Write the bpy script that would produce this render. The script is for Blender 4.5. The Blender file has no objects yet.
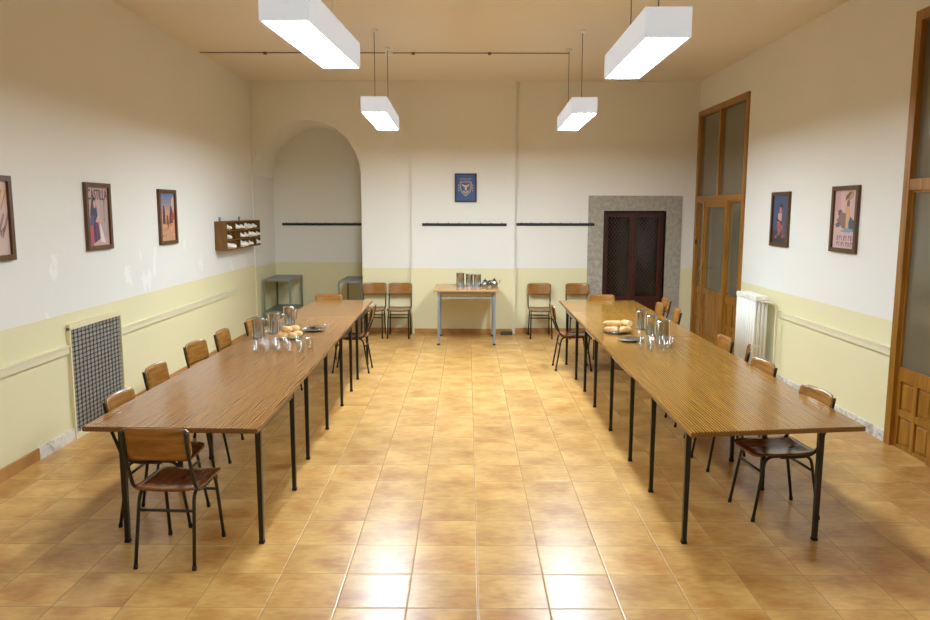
import bpy, bmesh, math, random
from mathutils import Vector, Matrix, Euler
random.seed(7)
S = bpy.context.scene
C = S.collection
PI = math.pi

# ------------------------------------------------------------------ materials
def srgb(r, g, b):
    f = lambda c: c/12.92 if c <= .04045 else ((c+.055)/1.055)**2.4
    return (f(r/255), f(g/255), f(b/255), 1)

def pmat(name, col, rough=.5, metal=0, spec=.5, **kw):
    m = bpy.data.materials.new(name); m.use_nodes = True
    b = m.node_tree.nodes['Principled BSDF']
    b.inputs['Base Color'].default_value = col
    b.inputs['Roughness'].default_value = rough
    b.inputs['Metallic'].default_value = metal
    b.inputs['Specular IOR Level'].default_value = spec
    for k, v in kw.items(): b.inputs[k.replace('_', ' ')].default_value = v
    return m

class NT:
    def __init__(s, m): s.t = m.node_tree; s.b = s.t.nodes['Principled BSDF']
    def n(s, typ, **kw):
        nd = s.t.nodes.new(typ)
        for k, v in kw.items(): setattr(nd, k, v)
        return nd
    def l(s, a, b): s.t.links.new(a, b)
    def math(s, op, a, b=None, c=None):
        nd = s.n('ShaderNodeMath', operation=op)
        for i, v in enumerate((a, b, c)):
            if v is None: continue
            if isinstance(v, (int, float)): nd.inputs[i].default_value = v
            else: s.l(v, nd.inputs[i])
        return nd.outputs[0]
    def mix(s, f, a, b, blend='MIX'):
        nd = s.n('ShaderNodeMix', data_type='RGBA', blend_type=blend)
        for i, v in ((0, f), (6, a), (7, b)):
            if isinstance(v, (int, float)): nd.inputs[i].default_value = v
            elif isinstance(v, tuple): nd.inputs[i].default_value = v
            else: s.l(v, nd.inputs[i])
        return nd.outputs[2]
    def noise(s, vec, scale, detail=4, rough=.55, dist=0):
        nd = s.n('ShaderNodeTexNoise')
        nd.inputs['Scale'].default_value = scale; nd.inputs['Detail'].default_value = detail
        nd.inputs['Roughness'].default_value = rough; nd.inputs['Distortion'].default_value = dist
        s.l(vec, nd.inputs['Vector']); return nd.outputs['Fac']
    def ramp(s, f, stops):
        nd = s.n('ShaderNodeValToRGB'); e = nd.color_ramp.elements
        while len(e) < len(stops): e.new(.5)
        for i, (p, c) in enumerate(stops): e[i].position = p; e[i].color = c
        s.l(f, nd.inputs[0]); return nd.outputs[0]
    def scale(s, vec, sc):
        nd = s.n('ShaderNodeMapping'); nd.inputs['Scale'].default_value = sc
        s.l(vec, nd.inputs[0]); return nd.outputs[0]
    def bump(s, h, strength=.1, dist=.01):
        nd = s.n('ShaderNodeBump'); nd.inputs['Strength'].default_value = strength
        nd.inputs['Distance'].default_value = dist
        s.l(h, nd.inputs['Height']); s.l(nd.outputs[0], s.b.inputs['Normal'])

WHITE_PAINT = srgb(232, 230, 222); CREAM = srgb(228, 220, 178)
def plaster(name, dado=None, white=WHITE_PAINT, cream=CREAM):
    m = pmat(name, white, .75, spec=.25); t = NT(m)
    g = t.n('ShaderNodeNewGeometry'); P = g.outputs['Position']
    n1 = t.noise(P, .9, 5); n2 = t.noise(P, 14, 3)
    w = t.mix(t.math('MULTIPLY', n1, .35), white, tuple(list(c*.86 for c in white[:3]) + [1]))
    if dado:
        sx = t.n('ShaderNodeSeparateXYZ'); t.l(P, sx.inputs[0])
        z = t.math('ADD', sx.outputs[2], t.math('MULTIPLY', t.math('SUBTRACT', n2, .5), .012))
        f = t.math('LESS_THAN', z, dado)
        cr = t.mix(t.math('MULTIPLY', n1, .4), cream, tuple(list(c*.88 for c in cream[:3]) + [1]))
        sp = t.math('GREATER_THAN', t.noise(P, 5.5, 6, .7), .70)      # worn patches
        cr = t.mix(t.math('MULTIPLY', sp, .35), cr, srgb(214, 196, 150))
        if name == 'wall left paint':                                      # paler filled patches on the left wall
            sc_ = t.n('ShaderNodeMapping'); sc_.inputs['Scale'].default_value = (1, 2.2, 1.3); t.l(P, sc_.inputs[0])
            pt = t.math('GREATER_THAN', t.noise(sc_.outputs[0], 1.5, 6, .6), .62)
            band = t.math('MULTIPLY', t.math('LESS_THAN', sx.outputs[2], 1.62), .5)
            w = t.mix(t.math('MULTIPLY', pt, band), w, srgb(246, 246, 240))
        w = t.mix(f, w, cr)
    t.l(w, t.b.inputs['Base Color']); t.bump(t.noise(P, 22, 4), .18, .01)
    return m

def wood(name, dark, light, stretch=(1, 1, 14), sc=5, rough=.3, knots=False):
    m = pmat(name, light, rough); t = NT(m)
    tc = t.n('ShaderNodeTexCoord').outputs['Object']
    n = t.noise(t.scale(tc, tuple(1/s*sc for s in stretch)), 5, 5, .6, .6)
    c = t.ramp(n, [(.3, dark), (.68, light)])
    if knots:
        k = t.n('ShaderNodeTexVoronoi'); k.inputs['Scale'].default_value = 3.2
        t.l(t.scale(tc, (1, 1, .45)), k.inputs['Vector'])
        f = t.math('LESS_THAN', k.outputs['Distance'], .07)
        c = t.mix(f, c, tuple(list(x*.25 for x in dark[:3]) + [1]))
    t.l(c, t.b.inputs['Base Color']); return m

def laminate(name, dark, light, wav=5):
    m = pmat(name, light, .16, spec=.32); t = NT(m)
    tc = t.n('ShaderNodeTexCoord').outputs['Object']
    v = t.scale(tc, (1, .03, 1))
    n = t.noise(v, 85, 4, .6, .5)
    w = t.n('ShaderNodeTexWave', wave_type='BANDS', bands_direction='X')
    w.inputs['Scale'].default_value = 17; w.inputs['Distortion'].default_value = wav
    w.inputs['Detail'].default_value = 2.5; w.inputs['Detail Scale'].default_value = 1.3
    t.l(t.scale(tc, (1, .16, 1)), w.inputs['Vector'])
    f = t.math('ADD', t.math('MULTIPLY', n, .62), t.math('MULTIPLY', w.outputs['Fac'], .38))
    c = t.ramp(f, [(.33, dark), (.60, light)])
    t.l(c, t.b.inputs['Base Color'])
    return m

M = {}
M['wall_left'] = plaster('wall left paint', 1.107)
M['wall_right'] = plaster('wall right paint', 1.06)
M['wall_back'] = plaster('wall back paint', 1.066)
M['wall_plain'] = plaster('plain wall paint', 1.07)
M['ceiling'] = plaster('ceiling paint', None, srgb(234, 224, 210))
M['moulding'] = pmat('cream gloss paint', srgb(226, 218, 184), .45)
M['white_trim'] = pmat('white gloss paint', srgb(236, 234, 226), .4)
M['stone'] = pmat('grey cement', srgb(150, 143, 132), .85)
t = NT(M['stone']); P = t.n('ShaderNodeNewGeometry').outputs['Position']
t.l(t.ramp(t.noise(P, 16, 6, .7), [(.3, srgb(136, 131, 121)), (.7, srgb(186, 178, 163))]), t.b.inputs['Base Color'])
t.bump(t.noise(P, 40, 5), .5, .01)
M['marble'] = pmat('white marbled tile', srgb(215, 212, 205), .35)
t = NT(M['marble']); P = t.n('ShaderNodeNewGeometry').outputs['Position']
t.l(t.ramp(t.noise(P, 9, 7, .7, 1), [(.35, srgb(150, 146, 140)), (.55, srgb(224, 221, 213))]), t.b.inputs['Base Color'])
M['skirting'] = pmat('ochre tile skirting', srgb(178, 128, 66), .35)
t = NT(M['skirting']); P = t.n('ShaderNodeNewGeometry').outputs['Position']
t.l(t.ramp(t.noise(P, 5, 4), [(.3, srgb(158, 108, 52)), (.7, srgb(196, 148, 84))]), t.b.inputs['Base Color'])

# floor: square glazed tiles with a cloudy ochre glaze
TILE, GX, GY = .3605, .0604, 3.585
def floor_mat():
    m = pmat('glazed ochre floor tiles', srgb(214, 160, 88), .2, spec=.5); t = NT(m)
    P = t.n('ShaderNodeNewGeometry').outputs['Position']
    mp = t.n('ShaderNodeMapping', vector_type='TEXTURE')
    mp.inputs['Location'].default_value = (GX, GY, 0); mp.inputs['Scale'].default_value = (TILE,)*3
    t.l(P, mp.inputs[0]); sx = t.n('ShaderNodeSeparateXYZ'); t.l(mp.outputs[0], sx.inputs[0])
    cells, edges = [], []
    for i in (0, 1):
        cells.append(t.math('FLOOR', sx.outputs[i]))
        fr = t.math('FRACT', sx.outputs[i])
        edges.append(t.math('MINIMUM', fr, t.math('SUBTRACT', 1, fr)))
    e = t.math('MINIMUM', edges[0], edges[1])
    cb = t.n('ShaderNodeCombineXYZ'); t.l(cells[0], cb.inputs[0]); t.l(cells[1], cb.inputs[1])
    wn = t.n('ShaderNodeTexWhiteNoise', noise_dimensions='3D'); t.l(cb.outputs[0], wn.inputs['Vector'])
    off = t.n('ShaderNodeVectorMath', operation='MULTIPLY_ADD')
    t.l(wn.outputs['Color'], off.inputs[0]); off.inputs[1].default_value = (9, 9, 9); t.l(mp.outputs[0], off.inputs[2])
    n1 = t.noise(off.outputs[0], 1.35, 2, .45, .15)
    n2 = t.noise(t.scale(off.outputs[0], (1, 2.2, 1)), 5.5, 3, .5, .2)
    em_ = t.n('ShaderNodeMapRange'); em_.inputs['From Max'].default_value = .16; t.l(e, em_.inputs[0])
    n = t.math('ADD', t.math('MULTIPLY', n1, .66), t.math('MULTIPLY', n2, .34))
    n = t.math('ADD', n, t.math('MULTIPLY', t.math('SUBTRACT', 1, em_.outputs[0]), .05))
    col = t.ramp(n, [(.30, srgb(170, 112, 46)), (.70, srgb(219, 177, 106))])
    hs = t.n('ShaderNodeHueSaturation')
    t.l(col, hs.inputs['Color']); t.l(t.math('MULTIPLY_ADD', wn.outputs['Value'], .16, .92), hs.inputs['Value'])
    gr = t.math('LESS_THAN', e, .0065)
    c = t.mix(gr, hs.outputs[0], srgb(160, 128, 86))
    t.l(c, t.b.inputs['Base Color'])
    t.l(t.math('MULTIPLY_ADD', gr, .4, .285), t.b.inputs['Roughness'])
    ms = t.n('ShaderNodeMapRange'); ms.inputs['From Max'].default_value = .02
    t.l(e, ms.inputs[0])
    t.bump(t.math('ADD', ms.outputs[0], t.math('MULTIPLY', n, .015)), .3, .003)
    return m
M['floor'] = floor_mat()
M['laminate_left'] = laminate('wood laminate reddish reflection tint', srgb(102, 66, 34), srgb(174, 126, 72))  # redder cast of reflected light put into the left tops' colour
M['laminate_right'] = laminate('wood laminate yellowish reflection tint', srgb(100, 66, 22), srgb(180, 132, 58), 1.6)  # yellower cast from reflections mixed into the base colour; straighter grain
M['laminate_edge'] = pmat('brown laminate edge', srgb(122, 82, 42), .35)
M['laminate_pale'] = laminate('pale wood laminate', srgb(160, 116, 66), srgb(204, 158, 102))
M['black_steel'] = pmat('black painted steel', srgb(24, 20, 18), .35)
M['grey_rail'] = pmat('pale grey steel rail', srgb(176, 168, 152), .4)
M['grey_steel'] = pmat('grey painted steel', srgb(132, 136, 136), .4, .1)
M['green_steel'] = pmat('grey green painted steel', srgb(116, 120, 106), .45)
M['rubber'] = pmat('black rubber', srgb(16, 15, 15), .7)
M['ply_back'] = wood('varnished yellow plywood', srgb(122, 78, 28), srgb(164, 112, 48), (12, 1, 1), 6, .22)
M['ply_seat'] = wood('varnished red brown plywood', srgb(92, 46, 22), srgb(140, 82, 42), (1, 12, 1), 6, .2)
M['pine'] = wood('varnished orange pine', srgb(124, 80, 20), srgb(172, 118, 42), (1, 1, 14), 5, .3, True)
M['dark_door'] = wood('dark red brown door wood', srgb(44, 16, 10), srgb(74, 28, 18), (1, 1, 12), 5, .35)
M['frame_wood'] = wood('dark picture frame wood', srgb(66, 40, 16), srgb(104, 68, 30), (1, 1, 8), 8, .35)
M['black_frame'] = pmat('black picture frame', srgb(34, 28, 22), .4)
M['shelf_wood'] = wood('brown shelf wood', srgb(92, 58, 16), srgb(130, 88, 30), (1, 1, 8), 6, .45)
M['glass_frost'] = pmat('grey textured door glass', srgb(132, 122, 98), .12, spec=.5, Transmission_Weight=.35)
t = NT(M['glass_frost']); P = t.n('ShaderNodeNewGeometry').outputs['Position']; t.bump(t.noise(P, 90, 2), .06, .004)
M['glass_dark'] = pmat('dark door glass', srgb(40, 30, 26), .08, spec=.5, Transmission_Weight=.4)
M['mesh_wire'] = pmat('brown wire lattice', srgb(96, 72, 58), .4, .5)
M['steel'] = pmat('stainless steel', srgb(188, 190, 192), .25, 1)
t = NT(M['steel']); P = t.n('ShaderNodeTexCoord').outputs['Object']
t.l(t.math('MULTIPLY_ADD', t.noise(t.scale(P, (3, 3, 60)), 8, 3), .10, .15), t.b.inputs['Roughness'])
g_ = bpy.data.materials.new('clear thin glass'); g_.use_nodes = True; nt = g_.node_tree; nt.nodes.clear()
tr_ = nt.nodes.new('ShaderNodeBsdfTransparent'); tr_.inputs[0].default_value = (.96, .97, .96, 1)
gs_ = nt.nodes.new('ShaderNodeBsdfGlossy'); gs_.inputs['Roughness'].default_value = .04
lw_ = nt.nodes.new('ShaderNodeLayerWeight'); lw_.inputs[0].default_value = .5
pw_ = nt.nodes.new('ShaderNodeMath'); pw_.operation = 'POWER'; pw_.inputs[1].default_value = 2.6
ma_ = nt.nodes.new('ShaderNodeMath'); ma_.operation = 'MULTIPLY_ADD'; ma_.inputs[1].default_value = .55; ma_.inputs[2].default_value = .10
mx_ = nt.nodes.new('ShaderNodeMixShader'); oo_ = nt.nodes.new('ShaderNodeOutputMaterial')
nt.links.new(lw_.outputs['Facing'], pw_.inputs[0]); nt.links.new(pw_.outputs[0], ma_.inputs[0]); nt.links.new(ma_.outputs[0], mx_.inputs[0]); nt.links.new(tr_.outputs[0], mx_.inputs[1]); nt.links.new(gs_.outputs[0], mx_.inputs[2]); nt.links.new(mx_.outputs[0], oo_.inputs[0])
M['glass'] = g_
M['bread'] = pmat('baked bread crust', srgb(222, 168, 92), .6)
t = NT(M['bread']); P = t.n('ShaderNodeTexCoord').outputs['Object']
t.l(t.ramp(t.noise(P, 16, 4), [(.3, srgb(198, 132, 60)), (.62, srgb(240, 208, 146))]), t.b.inputs['Base Color'])
M['crumb'] = pmat('pale bread crumb', srgb(246, 226, 178), .8)
M['napkin'] = pmat('white paper napkin', srgb(240, 234, 224), .8)
M['lamp_white'] = pmat('white enamel', srgb(240, 240, 240), .45)
M['lamp_opal'] = pmat('glowing opal acrylic', srgb(236, 238, 242), .4, Emission_Color=(.74, .93, 1.14, 1), Emission_Strength=.23)
M['radiator'] = pmat('white radiator enamel', srgb(238, 236, 226), .35)
M['grille_frame'] = pmat('cream painted grille frame', srgb(226, 216, 176), .5)
M['grille_wire'] = pmat('dark woven wire', srgb(84, 80, 72), .5, .2)
M['grille_back'] = pmat('grey mesh backing', srgb(176, 172, 162), .6)
M['dark_void'] = pmat('dark cavity', srgb(40, 38, 36), .9)
M['black_batten'] = pmat('black painted batten', srgb(22, 20, 22), .5)
M['cable'] = pmat('dark cable', srgb(112, 98, 80), .6)
M['cable_white'] = pmat('white cable', srgb(232, 228, 220), .5)
M['grey_box'] = pmat('dark grey metal', srgb(70, 70, 66), .5)
M['chrome'] = pmat('brass plated metal', srgb(198, 170, 110), .25, 1)
for nm_, st_ in (('lit_near', 27), ('lit_far', 52), ('lit_front', 13)):
    em = bpy.data.materials.new('lit fluorescent diffuser'); em.use_nodes = True
    nt = em.node_tree; nt.nodes.clear()
    e_ = nt.nodes.new('ShaderNodeEmission'); e_.inputs[0].default_value = (.88, 1.03, 1.15, 1); e_.inputs[1].default_value = st_
    o_ = nt.nodes.new('ShaderNodeOutputMaterial'); nt.links.new(e_.outputs[0], o_.inputs[0])
    M[nm_] = em
def ink(r, g, b): 
    k = 'ink %d %d %d' % (r, g, b)
    if k not in M: M[k] = pmat(k, srgb(r, g, b), .55)
    return M[k]

# ------------------------------------------------------------------ mesh helpers
def new(): return bmesh.new()
def box(bm, x0, x1, y0, y1, z0, z1, mi=0):
    vs = [bm.verts.new((x, y, z)) for x in (x0, x1) for y in (y0, y1) for z in (z0, z1)]
    fs = [(0,1,3,2), (4,6,7,5), (0,4,5,1), (2,3,7,6), (0,2,6,4), (1,5,7,3)]
    for f in fs:
        fc = bm.faces.new([vs[i] for i in f]); fc.material_index = mi
    return vs
def bbox(bm, x0, x1, y0, y1, z0, z1, r=.004, seg=2):
    """bevelled box"""
    b2 = bmesh.new(); box(b2, x0, x1, y0, y1, z0, z1)
    bmesh.ops.recalc_face_normals(b2, faces=b2.faces)
    bmesh.ops.bevel(b2, geom=list(b2.edges), offset=r, segments=seg, affect='EDGES', profile=.5)
    me = bpy.data.meshes.new('tmp'); b2.to_mesh(me); b2.free(); bm.from_mesh(me); bpy.data.meshes.remove(me)
def smooth_path(pts, n=5):
    """Catmull-Rom through the points"""
    P = [Vector(p) for p in pts]; out = []
    for i in range(len(P)-1):
        a = P[max(i-1, 0)]; b = P[i]; c = P[i+1]; d = P[min(i+2, len(P)-1)]
        for k in range(n):
            u = k/n
            out.append(.5*((2*b) + (c-a)*u + (2*a-5*b+4*c-d)*u*u + (3*b-a-3*c+d)*u**3))
    out.append(P[-1]); return out
def tube(bm, pts, r, seg=8, closed=False):
    P = [Vector(p) for p in pts]; n = len(P); rings = []
    up = None
    for i in range(n):
        if closed: tg = P[(i+1) % n]-P[i-1]
        else: tg = P[min(i+1, n-1)]-P[max(i-1, 0)]
        tg.normalize()
        if up is None:
            up = Vector((0, 0, 1)) if abs(tg.z) < .9 else Vector((1, 0, 0))
        a = tg.cross(up).normalized(); b = a.cross(tg).normalized(); up = b
        rr = r[i] if isinstance(r, (list, tuple)) else r
        rings.append([bm.verts.new(P[i]+a*rr*math.cos(2*PI*k/seg)+b*rr*math.sin(2*PI*k/seg)) for k in range(seg)])
    for i in range(n if closed else n-1):
        A, B = rings[i], rings[(i+1) % n]
        for k in range(seg):
            f = bm.faces.new((A[k], A[(k+1) % seg], B[(k+1) % seg], B[k])); f.smooth = True
    if not closed:
        bm.faces.new(rings[0][::-1]); bm.faces.new(rings[-1])
def lathe(bm, prof, seg=24, c=(0, 0, 0), closed=False, mi=0):
    """prof: (r,z) list from bottom to top"""
    rings = []
    for r, z in prof:
        if r < 1e-6: rings.append([bm.verts.new((c[0], c[1], c[2]+z))])
        else: rings.append([bm.verts.new((c[0]+r*math.cos(2*PI*k/seg), c[1]+r*math.sin(2*PI*k/seg), c[2]+z)) for k in range(seg)])
    for A, B in zip(rings, rings[1:]):
        for k in range(seg):
            a = [A[k % len(A)], A[(k+1) % len(A)], B[(k+1) % len(B)], B[k % len(B)]]
            u = []
            for v in a:
                if v not in u: u.append(v)
            if len(u) > 2:
                f = bm.faces.new(u); f.smooth = True; f.material_index = mi
def poly(bm, pts, mi=0):
    f = bm.faces.new([bm.verts.new(p) for p in pts]); f.material_index = mi; return f
def prism(bm, pts2, y0, y1, mi=0):
    """polygon in XZ extruded along Y"""
    A = [bm.verts.new((x, y0, z)) for x, z in pts2]; B = [bm.verts.new((x, y1, z)) for x, z in pts2]
    n = len(A)
    for f in [A[::-1], B] + [[A[i], A[(i+1) % n], B[(i+1) % n], B[i]] for i in range(n)]:
        bm.faces.new(f).material_index = mi
def obj(name, bm, mats, parent=None, loc=None, label=None, recalc=True):
    if recalc: bmesh.ops.recalc_face_normals(bm, faces=bm.faces)
    me = bpy.data.meshes.new(name); bm.to_mesh(me); bm.free()
    for m in (mats if isinstance(mats, (list, tuple)) else [mats]):
        me.materials.append(M[m] if isinstance(m, str) else m)
    o = bpy.data.objects.new(name, me); C.objects.link(o)
    if parent: o.parent = parent
    if loc: o.location = loc
    if label: o['label'] = label
    return o
def tag(o, label, cat, group=None):
    o['label'] = label; o['category'] = cat
    if group: o['group'] = group
    return o
def thing(name, label, cat, loc=(0, 0, 0), rz=0, group=None):
    o = bpy.data.objects.new(name, None); C.objects.link(o); o.empty_display_size = .1
    o.location = loc; o.rotation_euler = (0, 0, rz)
    return tag(o, label, cat, group)
def struct(name, bm, m, parent=None):
    o = obj(name, bm, m, parent)
    if not parent: o['kind'] = 'structure'
    return o
def dup(root, loc, rz, label, group=None, sc=None):
    r = root.copy(); C.objects.link(r); r.location = loc
    r.rotation_euler = (0, 0, rz); r['label'] = label
    if group: r['group'] = group
    if sc: r.scale = sc
    for ch in list(root.children):
        c = ch.copy(); C.objects.link(c); c.parent = r
        for g in ch.children:
            d = g.copy(); C.objects.link(d); d.parent = c
    return r

# ------------------------------------------------------------------ room shell
XL, XR, YB, YF, HC = -3.44, 3.66, 12.2, -1.0, 4.0
NYB = 13.45                                   # back of the niche
bm = new(); box(bm, XL-.3, XR+2.4, YF-.3, NYB+.9, -.2, 0); struct('floor', bm, 'floor')
bm = new(); box(bm, XL-.3, XR+2.4, YF-.3, NYB+.9, HC, HC+.2); struct('ceiling', bm, 'ceiling')
bm = new(); box(bm, XL-.3, XL, YF-.3, NYB+.3, 0, HC); struct('wall_left', bm, 'wall_left')
bm = new(); box(bm, XL, XR, YF-.3, YF, 0, HC); struct('wall_front', bm, 'wall_plain')
# right wall with two tall door openings
D1 = (10.04, 12.17, 3.53); D2 = (4.45, 6.385, 3.60)
bm = new()
for y0, y1, z0, z1 in ((YF-.3, D2[0], 0, HC), (D2[0], D2[1], D2[2], HC), (D2[1], D1[0], 0, HC),
                       (D1[0], D1[1], D1[2], HC), (D1[1], NYB+.9, 0, HC)):
    box(bm, XR, XR+.28, y0, y1, z0, z1)
struct('wall_right', bm, 'wall_right')
bm = new(); box(bm, XR+2.2, XR+2.4, YF-.3, NYB+.9, 0, HC); struct('wall_corridor', bm, 'wall_plain')
# back wall: arched niche on the left, double door on the right
AX0, AX1 = XL+.02, -1.70; ACX = (AX0+AX1)/2; AR = (AX1-AX0)/2; ASP = 3.40-AR
DX0, DX1, DZ = 2.19, 3.19, 1.99
bm = new()
box(bm, XL-.3, AX0-.003, YB, YB+.35, 0, HC)
box(bm, AX1+.003, DX0, YB, YB+.35, 0, HC)
box(bm, DX0, DX1, YB, YB+.35, DZ, HC)
box(bm, DX1, XR+.28, YB, YB+.35, 0, HC)
arc = [(ACX-AR*math.cos(PI*k/32), ASP+AR*math.sin(PI*k/32)) for k in range(33)]
N = len(arc); 
for y in (YB, YB+.35):
    top = [bm.verts.new((x, y, HC)) for x, z in arc]; lo = [bm.verts.new((x, y, z)) for x, z in arc]
    for i in range(N-1): bm.faces.new((lo[i], lo[i+1], top[i+1], top[i]))
struct('wall_back', bm, 'wall_back')
bm = new()
prof = [(AX0, 0)] + arc + [(AX1, 0)]
A = [bm.verts.new((x, YB, z)) for x, z in prof]; B = [bm.verts.new((x, NYB, z)) for x, z in prof]
for i in range(len(prof)-1):
    f = bm.faces.new((A[i], A[i+1], B[i+1], B[i])); f.smooth = 0 < i < len(prof)-2
bm.faces.new([B[i] for i in range(len(B))])
struct('wall_niche', bm, 'wall_back')
# shallow pilaster in the middle
PX0, PX1, PY = -.88, .757, YB-.085
bm = new(); box(bm, PX0, PX1, PY, YB, 0, HC); struct('wall_pilaster', bm, 'wall_back')
bm = new()
for x0, x1 in ((PX0-.02, PX0+.015), (PX1-.015, PX1+.02)): box(bm, x0, x1, PY-.004, PY+.09, 0, 1.066)
struct('trim_1', bm, 'moulding')
# skirtings
bm = new(); box(bm, AX1+.02, PX0-.03, YB-.014, YB, 0, .085); box(bm, PX1+.03, 1.93, YB-.014, YB, 0, .085)
box(bm, PX0+.03, PX1-.03, PY-.014, PY, 0, .085); struct('baseboard_back', bm, 'skirting')
bm = new(); box(bm, XL, XL+.016, YF, 5.83, 0, .095); struct('baseboard_left', bm, 'skirting')
bm = new(); box(bm, XL, XL+.02, 5.83, 6.39, 0, .10); struct('trim_2', bm, 'marble')
bm = new(); box(bm, XL, XL+.016, 7.36, YB, 0, .095); struct('trim_7', bm, 'skirting')
bm = new(); box(bm, XR-.016, XR, 6.385, 9.93, 0, .095); struct('baseboard_right', bm, 'marble')
# dado mouldings
def moulding(x, sgn, y0, y1, name):
    bm = new(); box(bm, *sorted((x, x+sgn*.022)), y0, y1, .765, .83); box(bm, *sorted((x, x+sgn*.03)), y0, y1, .822, .838)
    struct(name, bm, 'moulding')
moulding(XL, 1, YF, 6.37, 'trim_3'); moulding(XL, 1, 7.37, 11.1, 'trim_4'); moulding(XR, -1, 6.39, 8.75, 'trim_5')

# ------------------------------------------------------------------ back double door and its cement surround
bm = new()
box(bm, 1.94, DX0, YB-.012, YB+.10, 0, 2.23); box(bm, DX1, 3.44, YB-.012, YB+.10, 0, 2.23); box(bm, DX0, DX1, YB-.012, YB+.10, DZ, 2.23)
struct('trim_6', bm, 'stone')
door = thing('door_1', 'dark red brown double door with wire lattice glass set in grey cement surround', 'door', (DX0, YB+.10, 0)); door['kind'] = 'structure'
W = DX1-DX0
bm = new(); box(bm, 0, .035, 0, .08, 0, DZ); box(bm, W-.035, W, 0, .08, 0, DZ); box(bm, .035, W-.035, 0, .08, DZ-.035, DZ); obj('door_frame', bm, 'dark_door', door)
for k in (0, 1):
    x0 = .037+k*(W/2-.036); x1 = x0+W/2-.038
    bm = new()
    box(bm, x0, x0+.06, .012, .055, .01, DZ-.037); box(bm, x1-.06, x1, .012, .055, .01, DZ-.037)
    box(bm, x0+.06, x1-.06, .012, .055, DZ-.10, DZ-.037); box(bm, x0+.06, x1-.06, .012, .055, .52, .60); box(bm, x0+.06, x1-.06, .012, .055, .01, .12)
    box(bm, x0+.06, x1-.06, .025, .045, .12, .52)
    lf = obj('door_leaf', bm, 'dark_door', door)
    bm = new(); box(bm, x0+.06, x1-.06, .036, .042, .60, DZ-.10); obj('glass_pane', bm, 'glass_dark', lf)
    bm = new(); st = .075; zc0, zc1, xa, xb = .60, DZ-.10, x0+.06, x1-.06
    for s in (1, -1):
        j = -30
        while j < 40:
            # diagonal wires clipped to the opening
            pts = []
            c = zc0+j*st
            for xx in (xa, xb):
                zz = c+s*(xx-xa)*1.35; pts.append((xx, zz))
            (xA, zA), (xB, zB) = pts
            tt = [0, 1]
            for lim, sg in ((zc0, 1), (zc1, -1)):
                da, db = sg*(zA-lim), sg*(zB-lim)
                if da < 0 and db < 0: tt = None; break
                if da < 0: tt[0] = max(tt[0], da/(da-db))
                if db < 0: tt[1] = min(tt[1], da/(da-db))
            if tt and tt[1]-tt[0] > .02:
                q = [(xA+(xB-xA)*u, .024 if s > 0 else .028, zA+(zB-zA)*u) for u in tt]
                tube(bm, q, .0035, 4)
            j += 1
    obj('wire_lattice', bm, 'mesh_wire', lf)
bm = new(); tube(bm, [(W/2+.03, .012, 1.0), (W/2+.03, -.03, 1.0), (W/2+.12, -.03, 1.0)], .009, 8); obj('door_handle', bm, 'black_steel', door)

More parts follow.
